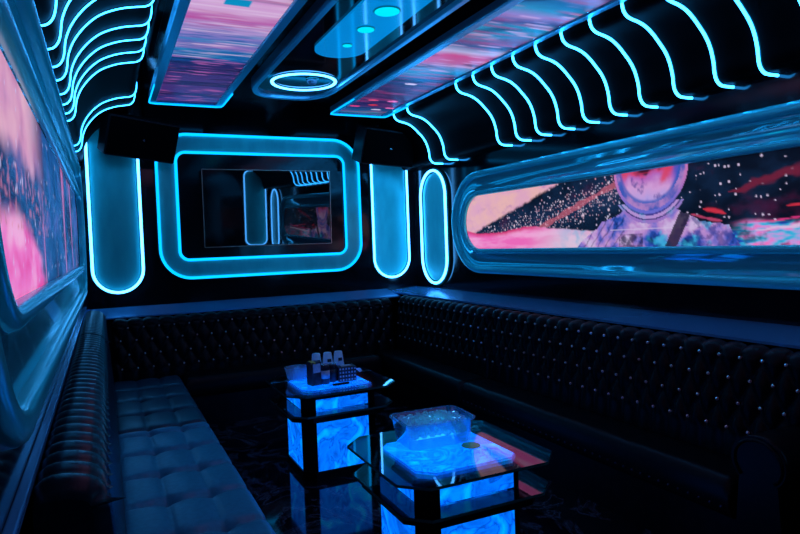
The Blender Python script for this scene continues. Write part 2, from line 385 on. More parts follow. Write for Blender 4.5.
def speaker(loc, yaw, pitch, roll, w, h, d, label):
    M = Matrix.Translation(Vector(loc)) @ Matrix.Rotation(yaw, 4, 'Z') @ Matrix.Rotation(pitch, 4, 'X') @ Matrix.Rotation(roll, 4, 'Y')
    root = thing('loudspeaker', label, 'loudspeaker', loc)
    mb = MB()
    tmp = bmesh.new()
    pts = [(-w / 2, 0, -h / 2), (w / 2, 0, -h / 2), (w / 2 * 0.97, d, -h / 2), (-w / 2 * 0.97, d, -h / 2)]
    vs = [tmp.verts.new(p) for p in pts] + [tmp.verts.new((p[0], p[1], h / 2)) for p in pts]
    for q in ((0, 3, 2, 1), (4, 5, 6, 7), (0, 1, 5, 4), (1, 2, 6, 5), (2, 3, 7, 6), (3, 0, 4, 7)): tmp.faces.new([vs[i] for i in q])
    bmesh.ops.bevel(tmp, geom=tmp.edges[:], offset=0.008, segments=2, affect='EDGES')
    mb.merge(tmp, M); mb.build('cabinet', SPKBODY, root)
    MB().box((-w / 2 + 0.012, -0.012, -h / 2 + 0.012), (w / 2 - 0.012, 0.002, h / 2 - 0.012), 0.005, M).build('grille', SPKGRILLE, root)
    mb = MB(); tmp = bmesh.new()
    bmesh.ops.create_cone(tmp, cap_ends=True, segments=14, radius1=0.011, radius2=0.009, depth=0.006)
    mb.merge(tmp, M @ Matrix.Translation((0, -0.0145, 0)) @ Matrix.Rotation(PI / 2, 4, 'X')); mb.build('badge', BADGE, root)
    mb = MB(); mb.tube([M @ Vector((0, d - 0.01, 0)), Vector((loc[0] + 0.03, YB - 0.14, loc[2] + 0.12)), Vector((loc[0] + 0.03, YB - 0.14, CZ + H - 0.002))], 0.018)
    mb.build('bracket', DARKMETAL, root)
speaker(W(0.345, 5.62, 0.925), math.radians(16), math.radians(20), math.radians(5), 0.58, 0.33, 0.22, 'black loudspeaker hung above the neon panel left of the television')
speaker(W(2.60, 5.62, 0.925), math.radians(6), math.radians(18), math.radians(3), 0.60, 0.345, 0.22, 'black loudspeaker hung above the neon panel right of the television')

# ------------------------------------------------------------------ big side screens
def lerp(a, b, t):
    if isinstance(a, float): return a + (b - a) * t
    return tuple(x + (y - x) * t for x, y in zip(a, b))
def sst(a, b, x):
    t = min(max((x - a) / (b - a), 0), 1); return t * t * (3 - 2 * t)
def nz1(x, y, z=0.0): return noise.noise(Vector((x, y, z)))
def fbm(x, y, z=0.0, o=4):
    s = 0; a = 1; t = 0
    for k in range(o):
        s += a * nz1(x, y, z + k * 7.1); t += a; a *= 0.55; x *= 2.1; y *= 2.1
    return s / t
def hsh(i, j, k=0):
    v = math.sin(i * 127.1 + j * 311.7 + k * 74.7) * 43758.5453
    return v - math.floor(v)
def srgb(r, g, b):
    f = lambda c: (c / 255 / 12.92) if c < 10 else ((c / 255 + 0.055) / 1.055) ** 2.4
    return (f(r), f(g), f(b))
def ramp(stops, t):
    if t <= stops[0][0]: return stops[0][1]
    for (a, ca), (b, cb) in zip(stops, stops[1:]):
        if t <= b: return lerp(ca, cb, (t - a) / (b - a))
    return stops[-1][1]
NAVY = srgb(8, 10, 34); DNAVY = srgb(5, 6, 18); PINK = srgb(255, 120, 200); HOT = srgb(240, 60, 140); LILAC = srgb(205, 160, 235)
PEACH = srgb(240, 180, 190); CYAN = srgb(60, 190, 235); BLUE = srgb(30, 70, 190); PALE = srgb(225, 205, 240); RED = srgb(225, 50, 70); TEAL = srgb(20, 130, 175)

def stars(y, z, col, dens, cell, seed, sc=1.0, tint=PALE):
    i, j = math.floor(y / cell), math.floor(z / cell)
    if hsh(i, j, seed) < dens:
        cx = (i + 0.25 + 0.5 * hsh(i, j, seed + 1)) * cell; cz = (j + 0.25 + 0.5 * hsh(i, j, seed + 2)) * cell
        r = cell * (0.16 + 0.22 * hsh(i, j, seed + 3)) * sc
        d = math.hypot(y - cx, (z - cz))
        col = lerp(col, tint, 1 - sst(r * 0.6, r * 1.3, d))
    return col

def paint_space(y, z):
    """y: depth in the room, z relative to eye; picture of a suited astronaut adrift over pink dunes"""
    w = fbm(y * 3, z * 3, 1.0) * 0.06
    # base night sky
    col = lerp(srgb(6, 9, 22), srgb(16, 34, 62), sst(-0.2, 0.4, fbm(y * 4, z * 6, 2.0)))
    col = lerp(col, srgb(80, 20, 60), 0.6 * sst(0.15, 0.5, fbm(y * 3 + 4, z * 5, 4.0)))
    col = stars(y, z, col, 0.16, 0.030, 11, 0.62)
    if y > 3.0:
        # bands of bright grit rising to the right of the picture
        q = z - (0.10 + (3.9 - y) * 0.20)
        dens = 0.55 * math.exp(-(q / 0.11) ** 2)
        col = lerp(col, srgb(30, 50, 90), 0.6 * math.exp(-(q / 0.12) ** 2))
        col = stars(y, z, col, dens * 0.9, 0.016, 31, 1.1, lerp(srgb(200, 120, 140), srgb(200, 205, 235), hsh(math.floor(y / 0.016), math.floor(z / 0.016))))
        col = stars(y, z, col, dens * 0.35, 0.030, 37, 1.0, srgb(235, 205, 225))
        q2 = z - (0.05 + (3.9 - y) * 0.32)
        if abs(q2) < 0.02 + 0.02 * nz1(y * 9, z * 9): col = lerp(col, srgb(220, 110, 130), 0.55)
        # peach sky, upper left
        edge = 0.065 + (4.72 - y) * 0.285 + 0.03 * fbm(y * 14, z * 14, 3)
        s = sst(-0.012, 0.018, z - edge)
        pk = lerp(srgb(235, 175, 205), srgb(245, 190, 190), sst(-0.3, 0.4, fbm(y * 5, z * 8, 9)))
        pk = lerp(pk, srgb(170, 110, 190), 0.5 * sst(0.1, 0.5, fbm(y * 6, z * 10, 13)))
        if y > 3.55: col = lerp(col, pk, s)
        # dunes
        top = ramp([(3.1, 0.02), (3.35, 0.035), (3.55, 0.055), (3.71, 0.062), (3.9, 0.085), (4.0, 0.088), (4.36, 0.05), (4.7, 0.05), (4.9, 0.085)], y) + 0.006 * nz1(y * 20, 0, 5)
        s = sst(-0.006, 0.006, top - z)
        dn = lerp(srgb(250, 110, 195), srgb(255, 170, 225), sst(-0.25, 0.35, fbm(y * 3, z * 16, 21)))
        dn = lerp(dn, srgb(225, 55, 120), sst(0.045, 0.0, top - z) * sst(3.75, 3.95, y))
        dn = lerp(dn, srgb(225, 215, 235), sst(4.05, 3.5, y) * 0.8 * sst(0.15, -0.05, z))
        dn = lerp(dn, srgb(130, 190, 230), sst(3.75, 3.3, y) * sst(-0.2, 0.3, fbm(y * 8, z * 8, 5)))
        col = lerp(col, dn, s)
    if y < 2.55:
        q = z - (0.03 + (2.3 - y) * 0.02) + w * 0.5
        m = sst(0.02, -0.02, q)
        g = ramp([(-0.6, BLUE), (-0.2, CYAN), (0.1, LILAC), (0.35, PINK), (0.7, PALE)], fbm(y * 7, z * 26, 40, 3) * 1.6)
        g = lerp(g, srgb(30, 20, 60), 0.75 * sst(0.05, 0.35, fbm(y * 9, z * 13, 44)))
        m *= sst(1.55, 1.95, y) + 0.25
        col = lerp(col, g, min(m, 1) * max(sst(2.26, 2.08, y + 0.05 * nz1(z * 25, 7)), sst(0.02, -0.03, z)))
        for (y0, z0, y1, z1, c_, t_) in ((2.16, 0.030, 1.0, 0.095, HOT, 0.008), (1.98, 0.115, 1.2, 0.075, RED, 0.010), (2.15, 0.0, 1.0, 0.05, PALE, 0.012), (2.40, 0.13, 2.26, 0.095, RED, 0.020), (2.48, 0.10, 2.28, 0.05, srgb(200, 70, 110), 0.014), (2.25, 0.20, 1.5, 0.36, srgb(120, 30, 55), 0.035)):
            if min(y0, y1) < y < max(y0, y1):
                t = (y - y0) / (y1 - y0); zz = z0 + (z1 - z0) * t + 0.014 * nz1(y * 9, z0 * 50)
                t_ *= math.sqrt(max(1 - (2 * t - 1) ** 2, 0.0)) if y1 > 1.6 else min(1, t * 6)
                t_ *= 0.7 + 0.6 * nz1(y * 22, z * 30, 6)
                if t_ > 0.001: col = lerp(col, c_, 0.85 * sst(t_ * 1.3, t_ * 0.4, abs(z - zz)))
    # ---- astronaut
    cy, cz = 2.775, 0.335
    # shoulders and torso
    sh = ramp([(2.16, -0.12), (2.24, 0.03), (2.40, 0.055), (2.52, 0.11), (2.62, 0.16), (2.95, 0.16), (3.05, 0.115), (3.16, 0.09), (3.26, 0.02), (3.36, -0.03), (3.46, -0.12)], y) + 0.012 * nz1(y * 25, 3)
    if z < sh:
        v = fbm(y * 6, z * 7, 60)
        su = ramp([(-0.6, srgb(18, 24, 90)), (-0.35, srgb(45, 85, 190)), (-0.1, srgb(145, 125, 215)), (0.15, srgb(195, 145, 215)), (0.45, srgb(215, 190, 235))], v * 1.5 + 0.3 * fbm(y * 22, z * 22, 64, 3))
        su = lerp(su, CYAN, 0.8 * sst(0.1, 0.35, fbm(y * 8, z * 8, 70)) * sst(2.85, 2.7, y))
        fold = abs(math.sin((y * 1.0 + z * 0.8 + 0.05 * fbm(y * 7, z * 7, 3)) * 46))
        if y > 2.98: su = lerp(su, srgb(20, 18, 60), 0.6 * sst(0.4, 0.1, fold))
        if y < 2.55: su = lerp(su, srgb(20, 40, 130), 0.6 * sst(0.12, -0.15, fbm(y * 22, z * 22, 80)))
        bx = abs(y - 2.93) / 0.10; bz = abs(z + 0.045) / 0.045
        if max(bx, bz) < 1: su = lerp(su, srgb(24, 20, 70), 0.85 * sst(-0.3, 0.2, fbm(y * 20, z * 20, 2)))
        if abs(z - 0.028) < 0.004 and 2.5 < y < 3.1: su = lerp(su, PALE, 0.6)
        st = y - (2.50 + (0.14 - z) * 0.55)
        if abs(st) < 0.042: su = lerp(su, srgb(32, 22, 48), 0.92)
        col = su
    # collar and helmet shell
    cz = 0.405
    for rx, rz_, c_ in ((0.325, 0.345, srgb(160, 120, 205)), (0.312, 0.325, srgb(40, 36, 110)), (0.303, 0.318, srgb(190, 150, 220)), (0.290, 0.296, srgb(70, 60, 150))):
        if math.hypot((y - cy) / rx, (z - cz) / rz_) < 1 and z < 0.19:
            col = lerp(c_, CYAN, 0.35 * sst(0.0, 0.4, fbm(y * 9, z * 9, 33)))
    d = math.hypot((y - cy) / 0.285, (z - cz) / 0.285)
    if d < 1.0:
        col = lerp(srgb(185, 135, 205), srgb(60, 90, 190), sst(-0.25, 0.25, fbm(y * 9, z * 9, 90)))
        if 0.93 < d: col = lerp(srgb(205, 125, 195), srgb(110, 110, 215), sst(0.1, -0.1, z - 0.25))
        e_ = math.hypot((y - cy) / 0.235, (z - cz) / 0.225)
        if e_ < 1.0:
            t = (z - 0.18) / 0.21
            vis = ramp([(-0.1, srgb(110, 110, 215)), (0.15, srgb(190, 165, 235)), (0.45, srgb(220, 165, 225)), (0.75, srgb(190, 110, 200)), (0.95, srgb(215, 70, 130)), (1.2, srgb(200, 60, 90))], t + 0.35 * fbm(y * 9, z * 8, 95))
            vis = lerp(vis, srgb(50, 50, 150), 0.7 * sst(0.12, 0.4, fbm(y * 15, z * 12, 97)))
            vis = lerp(vis, srgb(25, 90, 205), 0.85 * sst(2.63, 2.57, y + 0.03 * nz1(z * 14, 2)))
            q = fbm(y * 11, z * 9, 53, 3)
            rl = sst(0.02, 0.09, z - 0.31 + 0.28 * (y - 2.93) + 0.10 * q) * sst(2.86, 2.92, y + 0.05 * q)
            rr_ = sst(0.03, -0.03, abs(y - 2.66 + (z - 0.33) * 0.5) - 0.03 + 0.05 * q) * sst(0.27, 0.32, z)
            vis = lerp(vis, srgb(225, 70, 105), 0.9 * max(rl, rr_))
            dk = sst(0.0, 0.05, z - 0.325 - 0.5 * abs(y - 2.79) + 0.08 * q)
            vis = lerp(vis, srgb(150, 25, 45) if math.sin(z * 260) > 0.3 else srgb(20, 8, 26), 0.93 * dk)
            vis = lerp(vis, srgb(40, 90, 190), 0.8 * sst(0.88, 0.97, e_))
            col = vis
    ll = math.hypot((y - cy) / 0.33, (z - 0.335) / 0.33)
    return col

def paint_left(y, z):
    v = fbm(y * 1.6 + 3, z * 3.5, 5.0)
    col = ramp([(-0.5, DNAVY), (-0.1, srgb(16, 40, 90)), (0.15, srgb(30, 80, 140)), (0.5, srgb(90, 90, 170))], v * 1.4)
    a = fbm(y * 2.5, z * 4, 15.0)
    if y < 2.3:
        m = sst(0.02, 0.10, z - (0.17 - (y - 1.35) * 0.05) + 0.12 * a)
        pk = ramp([(-0.4, srgb(150, 95, 150)), (0.0, srgb(220, 150, 190)), (0.4, srgb(240, 185, 205))], a * 1.4)
        col = lerp(col, pk, m * sst(2.3, 1.75, y + 0.2 * a))
        m2 = sst(0.02, -0.03, z - (0.045 + 0.05 * math.cos((y - 1.4) * 4.5)) + 0.03 * a) * sst(2.1, 1.9, y + 0.15 * nz1(z * 20, 1))
        pk2 = ramp([(-0.4, srgb(240, 70, 165)), (0.0, srgb(250, 120, 200)), (0.4, srgb(255, 175, 220))], fbm(y * 4, z * 7, 33) * 1.6)
        col = lerp(col, pk2, m2)
        g = nz1(y * 30, z * 45, 2)
        if 0.06 < z < 0.19 and g > 0.1: col = lerp(col, srgb(200, 110, 140), 0.7 * sst(0.1, 0.3, g))
    if y > 2.1:
        stv = fbm(y * 6, z * 1.2, 50)
        col = lerp(col, srgb(205, 110, 170), sst(0.12, 0.3, stv) * 0.9)
        col = lerp(col, srgb(30, 90, 170), sst(0.05, -0.3, stv) * 0.7)
    col = stars(y, z, col, 0.04, 0.025, 9, 1.0)
    return col

Z0, Z1 = -0.084, 0.387
ZC = (Z0 + Z1) / 2; RH = (Z1 - Z0) / 2
BEZEL = [(-0.004, 0.006), (-0.004, 0.026), (0.002, 0.033), (0.010, 0.036), (0.028, 0.034), (0.035, 0.028), (0.038, 0.014), (0.042, 0.011), (0.148, 0.011), (0.152, 0.012), (0.155, 0.028), (0.160, 0.038), (0.172, 0.043), (0.192, 0.041), (0.206, 0.036), (0.212, 0.026), (0.214, 0.000)]
def stadium(ya, yb, r, n=26, m=40):
    """closed path round stadium with straight part between centre ys ya..yb"""
    pts = []
    for k in range(n + 1):
        a = PI / 2 - PI * k / n; pts.append((yb + r * math.cos(a), ZC + r * math.sin(a)))
    for k in range(n + 1):
        a = -PI / 2 - PI * k / n; pts.append((ya + r * math.cos(a), ZC + r * math.sin(a)))
    return pts
def side_screen(x, sx, y0, y1, paint, step, label, name):
    root = thing(name, label, 'video screen', W(x, (y0 + y1) / 2, Z0))
    ya, yb = y0 + RH, y1 - RH
    # picture
    mb = MB(); ny = int((y1 - y0) / step); nzv = int((Z1 - Z0) / step)
    col = []; rows = []
    for i in range(ny + 1):
        y = y0 + (y1 - y0) * i / ny
        dy = max(ya - y, y - yb, 0); hh = math.sqrt(max(RH * RH - dy * dy, 1e-5))
        rows.append([W(x, y, ZC - hh + 2 * hh * j / nzv) for j in range(nzv + 1)])
        col += [paint(y, ZC - hh + 2 * hh * j / nzv) for j in range(nzv + 1)]
    mb.grid(rows, False)
    o = mb.build('display', DISPLAY, root, fix=False)
    at_ = o.data.color_attributes.new('Col', 'FLOAT_COLOR', 'POINT')
    flat = []
    for c_ in col: flat += [c_[0], c_[1], c_[2], 1.0]
    at_.data.foreach_set('color', flat)
    # frame bands
    for nm, a, b_ in (('inner_rim', 0, 7), ('recess_band', 6, 10), ('outer_rim', 9, 17)):
        mb = MB(); P = []
        prof = BEZEL[a:b_]
        for d, h in prof: P.append([W(x + sx * h, yy, zz) for yy, zz in stadium(ya, yb, RH + d)])
        for r_ in P: r_.append(r_[0])
        mb.grid(P, True)
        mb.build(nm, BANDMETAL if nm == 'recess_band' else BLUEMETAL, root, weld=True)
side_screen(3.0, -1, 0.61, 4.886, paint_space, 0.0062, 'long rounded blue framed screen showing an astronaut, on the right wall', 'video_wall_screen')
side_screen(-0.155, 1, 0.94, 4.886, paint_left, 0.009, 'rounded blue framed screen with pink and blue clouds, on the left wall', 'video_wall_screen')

# ------------------------------------------------------------------ ceiling panels
def streak(x, y, row, fx, seed):
    k = math.floor(y / row)
    return nz1(x * fx + 30 * hsh(k, seed), k * 3.7, seed * 1.3)
def glitch_left(x, y):
    y += 0.42 * (1 - sst(4.0, 5.5, y))
    yy = y + 0.04 * nz1(x * 3, y * 6) + 0.03 * streak(x, y, 0.03, 3, 5)
    c = ramp([(3.0, srgb(150, 95, 165)), (3.30, srgb(175, 115, 180)), (3.37, srgb(22, 40, 120)), (3.48, srgb(30, 30, 100)), (3.53, srgb(215, 155, 215)), (3.70, srgb(220, 175, 225)), (3.82, srgb(190, 95, 175)), (3.95, srgb(190, 160, 220)), (4.10, srgb(150, 130, 205)), (4.20, srgb(70, 110, 190)), (4.30, srgb(165, 120, 195)), (4.40, srgb(25, 110, 180)), (4.58, srgb(12, 75, 150)), (4.66, srgb(35, 25, 95)), (5.0, srgb(72, 45, 120)), (5.45, srgb(48, 45, 125))], yy)
    v = streak(x, y, 0.022, 2.5, 2); fine = streak(x, y, 0.012, 6, 3); g = streak(x, y, 0.016, 4, 4)
    if y < 3.52 and x > 0.66 + 0.1 * v: c = lerp(srgb(165, 100, 165), srgb(205, 140, 190), sst(-0.4, 0.4, fine))
    if y > 4.55:
        c = lerp(c, srgb(190, 95, 170), 0.7 * sst(0.12, 0.45, fine)); c = lerp(c, srgb(14, 18, 70), 0.75 * sst(0.0, -0.4, v)); c = lerp(c, srgb(40, 110, 180), 0.6 * sst(0.25, 0.5, g) * sst(5.1, 5.4, y))
    else:
        c = lerp(c, srgb(235, 205, 240), 0.6 * sst(0.15, 0.45, v)); c = lerp(c, srgb(25, 95, 175), 0.8 * sst(0.05, -0.35, fine) * sst(3.75, 4.2, y))
        c = lerp(c, srgb(190, 60, 150), 0.6 * sst(0.1, 0.4, g) * sst(3.68, 3.8, y) * sst(4.1, 3.9, y)); c = lerp(c, srgb(60, 150, 205), 0.5 * sst(0.2, 0.4, g) * sst(3.9, 4.1, y))
    if 0.60 < x < 0.73 and 3.53 < y < 3.62: c = srgb(10, 150, 205)
    return c
def glitch_right(x, y):
    y += 0.33 * (1 - sst(4.0, 5.5, y))
    yy = y + 0.10 * nz1(x * 3, y * 2.5) + 0.15 * (x - 2.2)
    f = nz1(x * 3, y * 8, 4); g = streak(x, y, 0.02, 4, 7); q = streak(x, y, 0.035, 2, 8)
    c = ramp([(2.0, srgb(185, 125, 190)), (2.6, srgb(190, 140, 210)), (2.74, srgb(30, 40, 110)), (2.82, srgb(165, 130, 205)), (2.92, srgb(20, 90, 150)), (3.02, srgb(40, 140, 190)), (3.12, srgb(150, 125, 200)), (3.24, srgb(60, 50, 120)), (3.34, srgb(30, 140, 185)), (3.52, srgb(25, 120, 170)), (3.60, srgb(120, 60, 120)), (3.70, srgb(25, 85, 145)), (3.84, srgb(185, 180, 225)), (3.93, srgb(205, 60, 130)), (4.06, srgb(190, 90, 150)), (4.16, srgb(110, 140, 205)), (4.30, srgb(40, 140, 200)), (4.46, srgb(20, 80, 150)), (4.6, srgb(28, 28, 90)), (4.95, srgb(58, 28, 84)), (5.2, srgb(30, 34, 100)), (5.36, srgb(25, 80, 140)), (5.5, srgb(50, 150, 180))], yy)
    c = lerp(c, srgb(16, 20, 70), 0.75 * sst(0.08, 0.42, f))
    c = lerp(c, srgb(225, 175, 225), 0.55 * sst(0.2, 0.45, g) * sst(4.5, 4.2, y))
    c = lerp(c, srgb(170, 50, 115), 0.45 * sst(0.2, 0.45, q))
    if y > 4.5: c = lerp(c, srgb(120, 50, 120), 0.5 * sst(0.1, 0.4, g))
    for (a, b_, c_) in ((2.20, 5.14, RED), (2.31, 5.02, PINK), (2.13, 5.02, srgb(230, 80, 130)), (2.20, 4.62, PALE), (2.30, 5.27, PALE), (2.40, 5.20, PINK), (2.06, 5.2, HOT)):
        if math.hypot((x - a) / 0.05, (y - b_) / 0.018) < 1: c = c_
    return c
PBOT = 1.20
def ceil_panel(x0, x1, y0, y1, paint, label):
    root = thing('ceiling_screen', label, 'ceiling screen', W((x0 + x1) / 2, (y0 + y1) / 2, PBOT))
    fw_ = 0.05
    r = 0.05
    o = rrect(x0, x1, y0, y1, r, 6)       # (x,y) outlines
    steps = [(0.0, CZ - 0.002), (0.0, PBOT + 0.055), (0.0, PBOT + 0.010), (0.006, PBOT), (0.054, PBOT), (0.060, PBOT + 0.010)]
    def inset(d): return rrect(x0 + d, x1 - d, y0 + d, y1 - d, max(r - d, 0.012), 6)
    mb = MB(); P = []
    for d, z in steps[1:]:
        q = inset(d); P.append([W(a, b_, z) for a, b_ in q] + [W(*q[0], z)])
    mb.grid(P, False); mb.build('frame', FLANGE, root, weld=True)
    mb = MB(); q = inset(0.004); k = len(q)
    mb.grid([[W(a, b_, PBOT + 0.05) for a, b_ in q] + [W(*q[0], PBOT + 0.05)], [W(a, b_, CZ - 0.002) for a, b_ in q] + [W(*q[0], CZ - 0.002)]], False)
    mb.build('casing', GLOSS, root)
    mb = MB(); d = 0.060; nx, ny = 44, int((y1 - y0) / 0.011)
    rows = []; col = []
    for j in range(ny + 1):
        y = y0 + d + (y1 - y0 - 2 * d) * j / ny
        rows.append([W(x0 + d + (x1 - x0 - 2 * d) * i / nx, y, PBOT + 0.012) for i in range(nx + 1)])
        col += [paint(x0 + d + (x1 - x0 - 2 * d) * i / nx, y) for i in range(nx + 1)]
    mb.grid(rows, False); ob = mb.build('display', DISPLAY, root, fix=False)
    at_ = ob.data.color_attributes.new('Col', 'FLOAT_COLOR', 'POINT'); flat = []
    for c_ in col: flat += [c_[0], c_[1], c_[2], 1.0]
    at_.data.foreach_set('color', flat)
    # glowing tube standing in for the television neon's reflection on this frame end
    q = [(x0 + 0.004, y1 - 0.62), (x0 + 0.004, y1 - 0.06), (x0 + 0.012, y1 - 0.02), (x0 + 0.05, y1 - 0.004), (x1 - 0.05, y1 - 0.004), (x1 - 0.012, y1 - 0.02), (x1 - 0.004, y1 - 0.06), (x1 - 0.004, y1 - 0.50)]
    MB().tube([W(a, b_, PBOT - 0.004) for a, b_ in q], 0.006, False, 6, ref=(0, 0, 1)).build('reflection_glow', NEONTV, root)
ceil_panel(0.385, 0.97, 0.1, 5.46, glitch_left, 'glitchy pink and blue ceiling screen on the left of the lit circle')
ceil_panel(1.93, 2.50, 0.1, 5.48, glitch_right, 'glitchy pink and blue ceiling screen beside the right cove ribs')

# ceiling tray
TZ = 1.23
tray = thing('ceiling_tray', 'long black ceiling tray with rounded blue metal frame between the two ceiling screens', 'ceiling tray', W(1.435, 2.6, TZ))
tx0, tx1 = 1.095, 1.775
def tray_path(d):
    x0, x1 = tx0 + d, tx1 - d
    pts = [(x0, 0.3 + d)]
    cy0 = 4.78 - d * 0.5
    for k in range(0, 25):
        a = PI - PI * k / 24
        cx = (x0 + x1) / 2; rx = (x1 - x0) / 2
        e_ = 0.62
        xx = cx + rx * (abs(math.cos(a)) ** e_) * (1 if math.cos(a) > 0 else -1); yy = cy0 + (0.40 - d * 0.5) * abs(math.sin(a)) ** 0.9
        pts.append((xx, yy))
    pts.append((x1, 0.3 + d))
    return pts
mb = MB(); P = []
for d, z in ((0.0, TZ + 0.08), (0.0, TZ + 0.020), (0.006, TZ + 0.002), (0.010, TZ), (0.038, TZ), (0.042, TZ + 0.004), (0.044, TZ + 0.020), (0.044, TZ + 0.03)):
    q = tray_path(d); P.append([W(a, b_, z) for a, b_ in q] + [W(*q[0], z)])
mb.grid(P, False); mb.build('frame', FLANGE, tray, weld=True)
mb = MB(); q = tray_path(0.03)
A = [mb.bm.verts.new(W(a, b_, TZ + 0.028)) for a, b_ in q]; B = [mb.bm.verts.new(W(a, b_, CZ - 0.003)) for a, b_ in q]
mb.face(A); mb.face(B)
for i in range(len(q)): mb.face([A[i], A[(i + 1) % len(q)], B[(i + 1) % len(q)], B[i]])
mb.build('plate', CEIL, tray)

ringl = thing('ring_light', 'round white neon ring light on the black ceiling tray', 'ceiling light', W(1.45, 4.66, TZ + 0.028))
circ = [(1.45 + 0.24 * math.cos(2 * PI * k / 48), 4.66 + 0.24 * math.sin(2 * PI * k / 48)) for k in range(48)]
MB().ribbon([W(a, b_, TZ + 0.0275) for a, b_ in circ], lambda i: (circ[i][0] - 1.45, circ[i][1] - 4.66, 0), lambda i: (0, 0, -1), 0.05, 0.004, True).build('halo_strip', HALO, ringl)
MB().tube([W(a, b_, TZ + 0.024) for a, b_ in circ], 0.0125, True, 8, ref=(0, 0, 1)).build('neon_outline', NEONW, ringl)
dome = thing('ceiling_dome', 'small blue grey dome inside the ring light on the ceiling', 'camera dome', W(1.48, 4.55, TZ + 0.028))
MB().lathe([(0.048, 0.0), (0.048, -0.012), (0.043, -0.016)], W(1.48, 4.55, TZ + 0.027)).build('collar', PANELMETAL, dome)
MB().lathe([(0.041, -0.016), (0.038, -0.032), (0.026, -0.045), (0.006, -0.051)], W(1.48, 4.55, TZ + 0.027)).build('dome_cover', mat('frosted_dome', base=(0.3, 0.55, 0.7), rough=0.3), dome)

blue = thing('blue_light_panel', 'backlit blue ceiling panel with a rounded end', 'ceiling light', W(1.435, 3.0, TZ))
bp = [(1.275, 0.8)] + [(1.435 - 0.165 * math.cos(PI * k / 16) * 1.0, 3.80 + 0.17 * math.sin(PI * k / 16)) for k in range(17)] + [(1.60, 0.8)]
mb = MB(); A = [mb.bm.verts.new(W(a, b_, TZ + 0.012)) for a, b_ in bp]; B = [mb.bm.verts.new(W(a, b_, TZ + 0.027)) for a, b_ in bp]
mb.face(A); mb.face(B)
for i in range(len(bp)): mb.face([A[i], A[(i + 1) % len(bp)], B[(i + 1) % len(bp)], B[i]])
mb.build('diffuser', BLUELIT, blue)
for k, (yy, rr) in enumerate(((3.68, 0.032), (3.375, 0.054), (3.075, 0.074), (2.77, 0.074))):
    d_ = thing('downlight', 'cyan round downlight in the blue ceiling panel, %s from the ring light' % ORD[k], 'ceiling light', W(1.435, yy, TZ + 0.012), 'downlights in the blue panel')
    MB().lathe([(rr, 0.0), (rr, -0.004), (rr * 0.93, -0.006)], W(1.435, yy, TZ + 0.0115), 28, False).build('rim', PANELMETAL, d_)
    MB().lathe([(rr * 0.92, -0.0062), (rr * 0.9, -0.0085)], W(1.435, yy, TZ + 0.0115), 28, False).build('lens', DISC, d_)

# ------------------------------------------------------------------ sofas
SEAT = -1.04
def ppow(v, p): return abs(v) ** p
def back_profile(thick, zt, zb, n=40, lean=0.04):
    """(d, z, nd, nz, t) samples: rolled top then face"""
    P = [(0.0, zt - 0.03), (0.006, zt - 0.012), (0.03, zt), (thick * 0.55, zt - 0.004), (thick * 0.85, zt - 0.02), (thick, zt - 0.055), (thick + 0.004, zt - 0.10), (thick + lean, zb)]
    P = smooth_path(P, 5)
    L = [0]
    for a, b_ in zip(P, P[1:]): L.append(L[-1] + math.hypot(b_[0] - a[0], b_[1] - a[1]))
    out = []
    for k in range(n + 1):
        s = L[-1] * k / n; i = 0
        while i < len(L) - 2 and L[i + 1] < s: i += 1
        f = (s - L[i]) / max(L[i + 1] - L[i], 1e-9)
        a, b_ = P[i], P[i + 1]
        t = Vector((b_[0] - a[0], b_[1] - a[1])).normalized()
        out.append((a[0] + (b_[0] - a[0]) * f, a[1] + (b_[1] - a[1]) * f, -t.y, t.x))
    return out
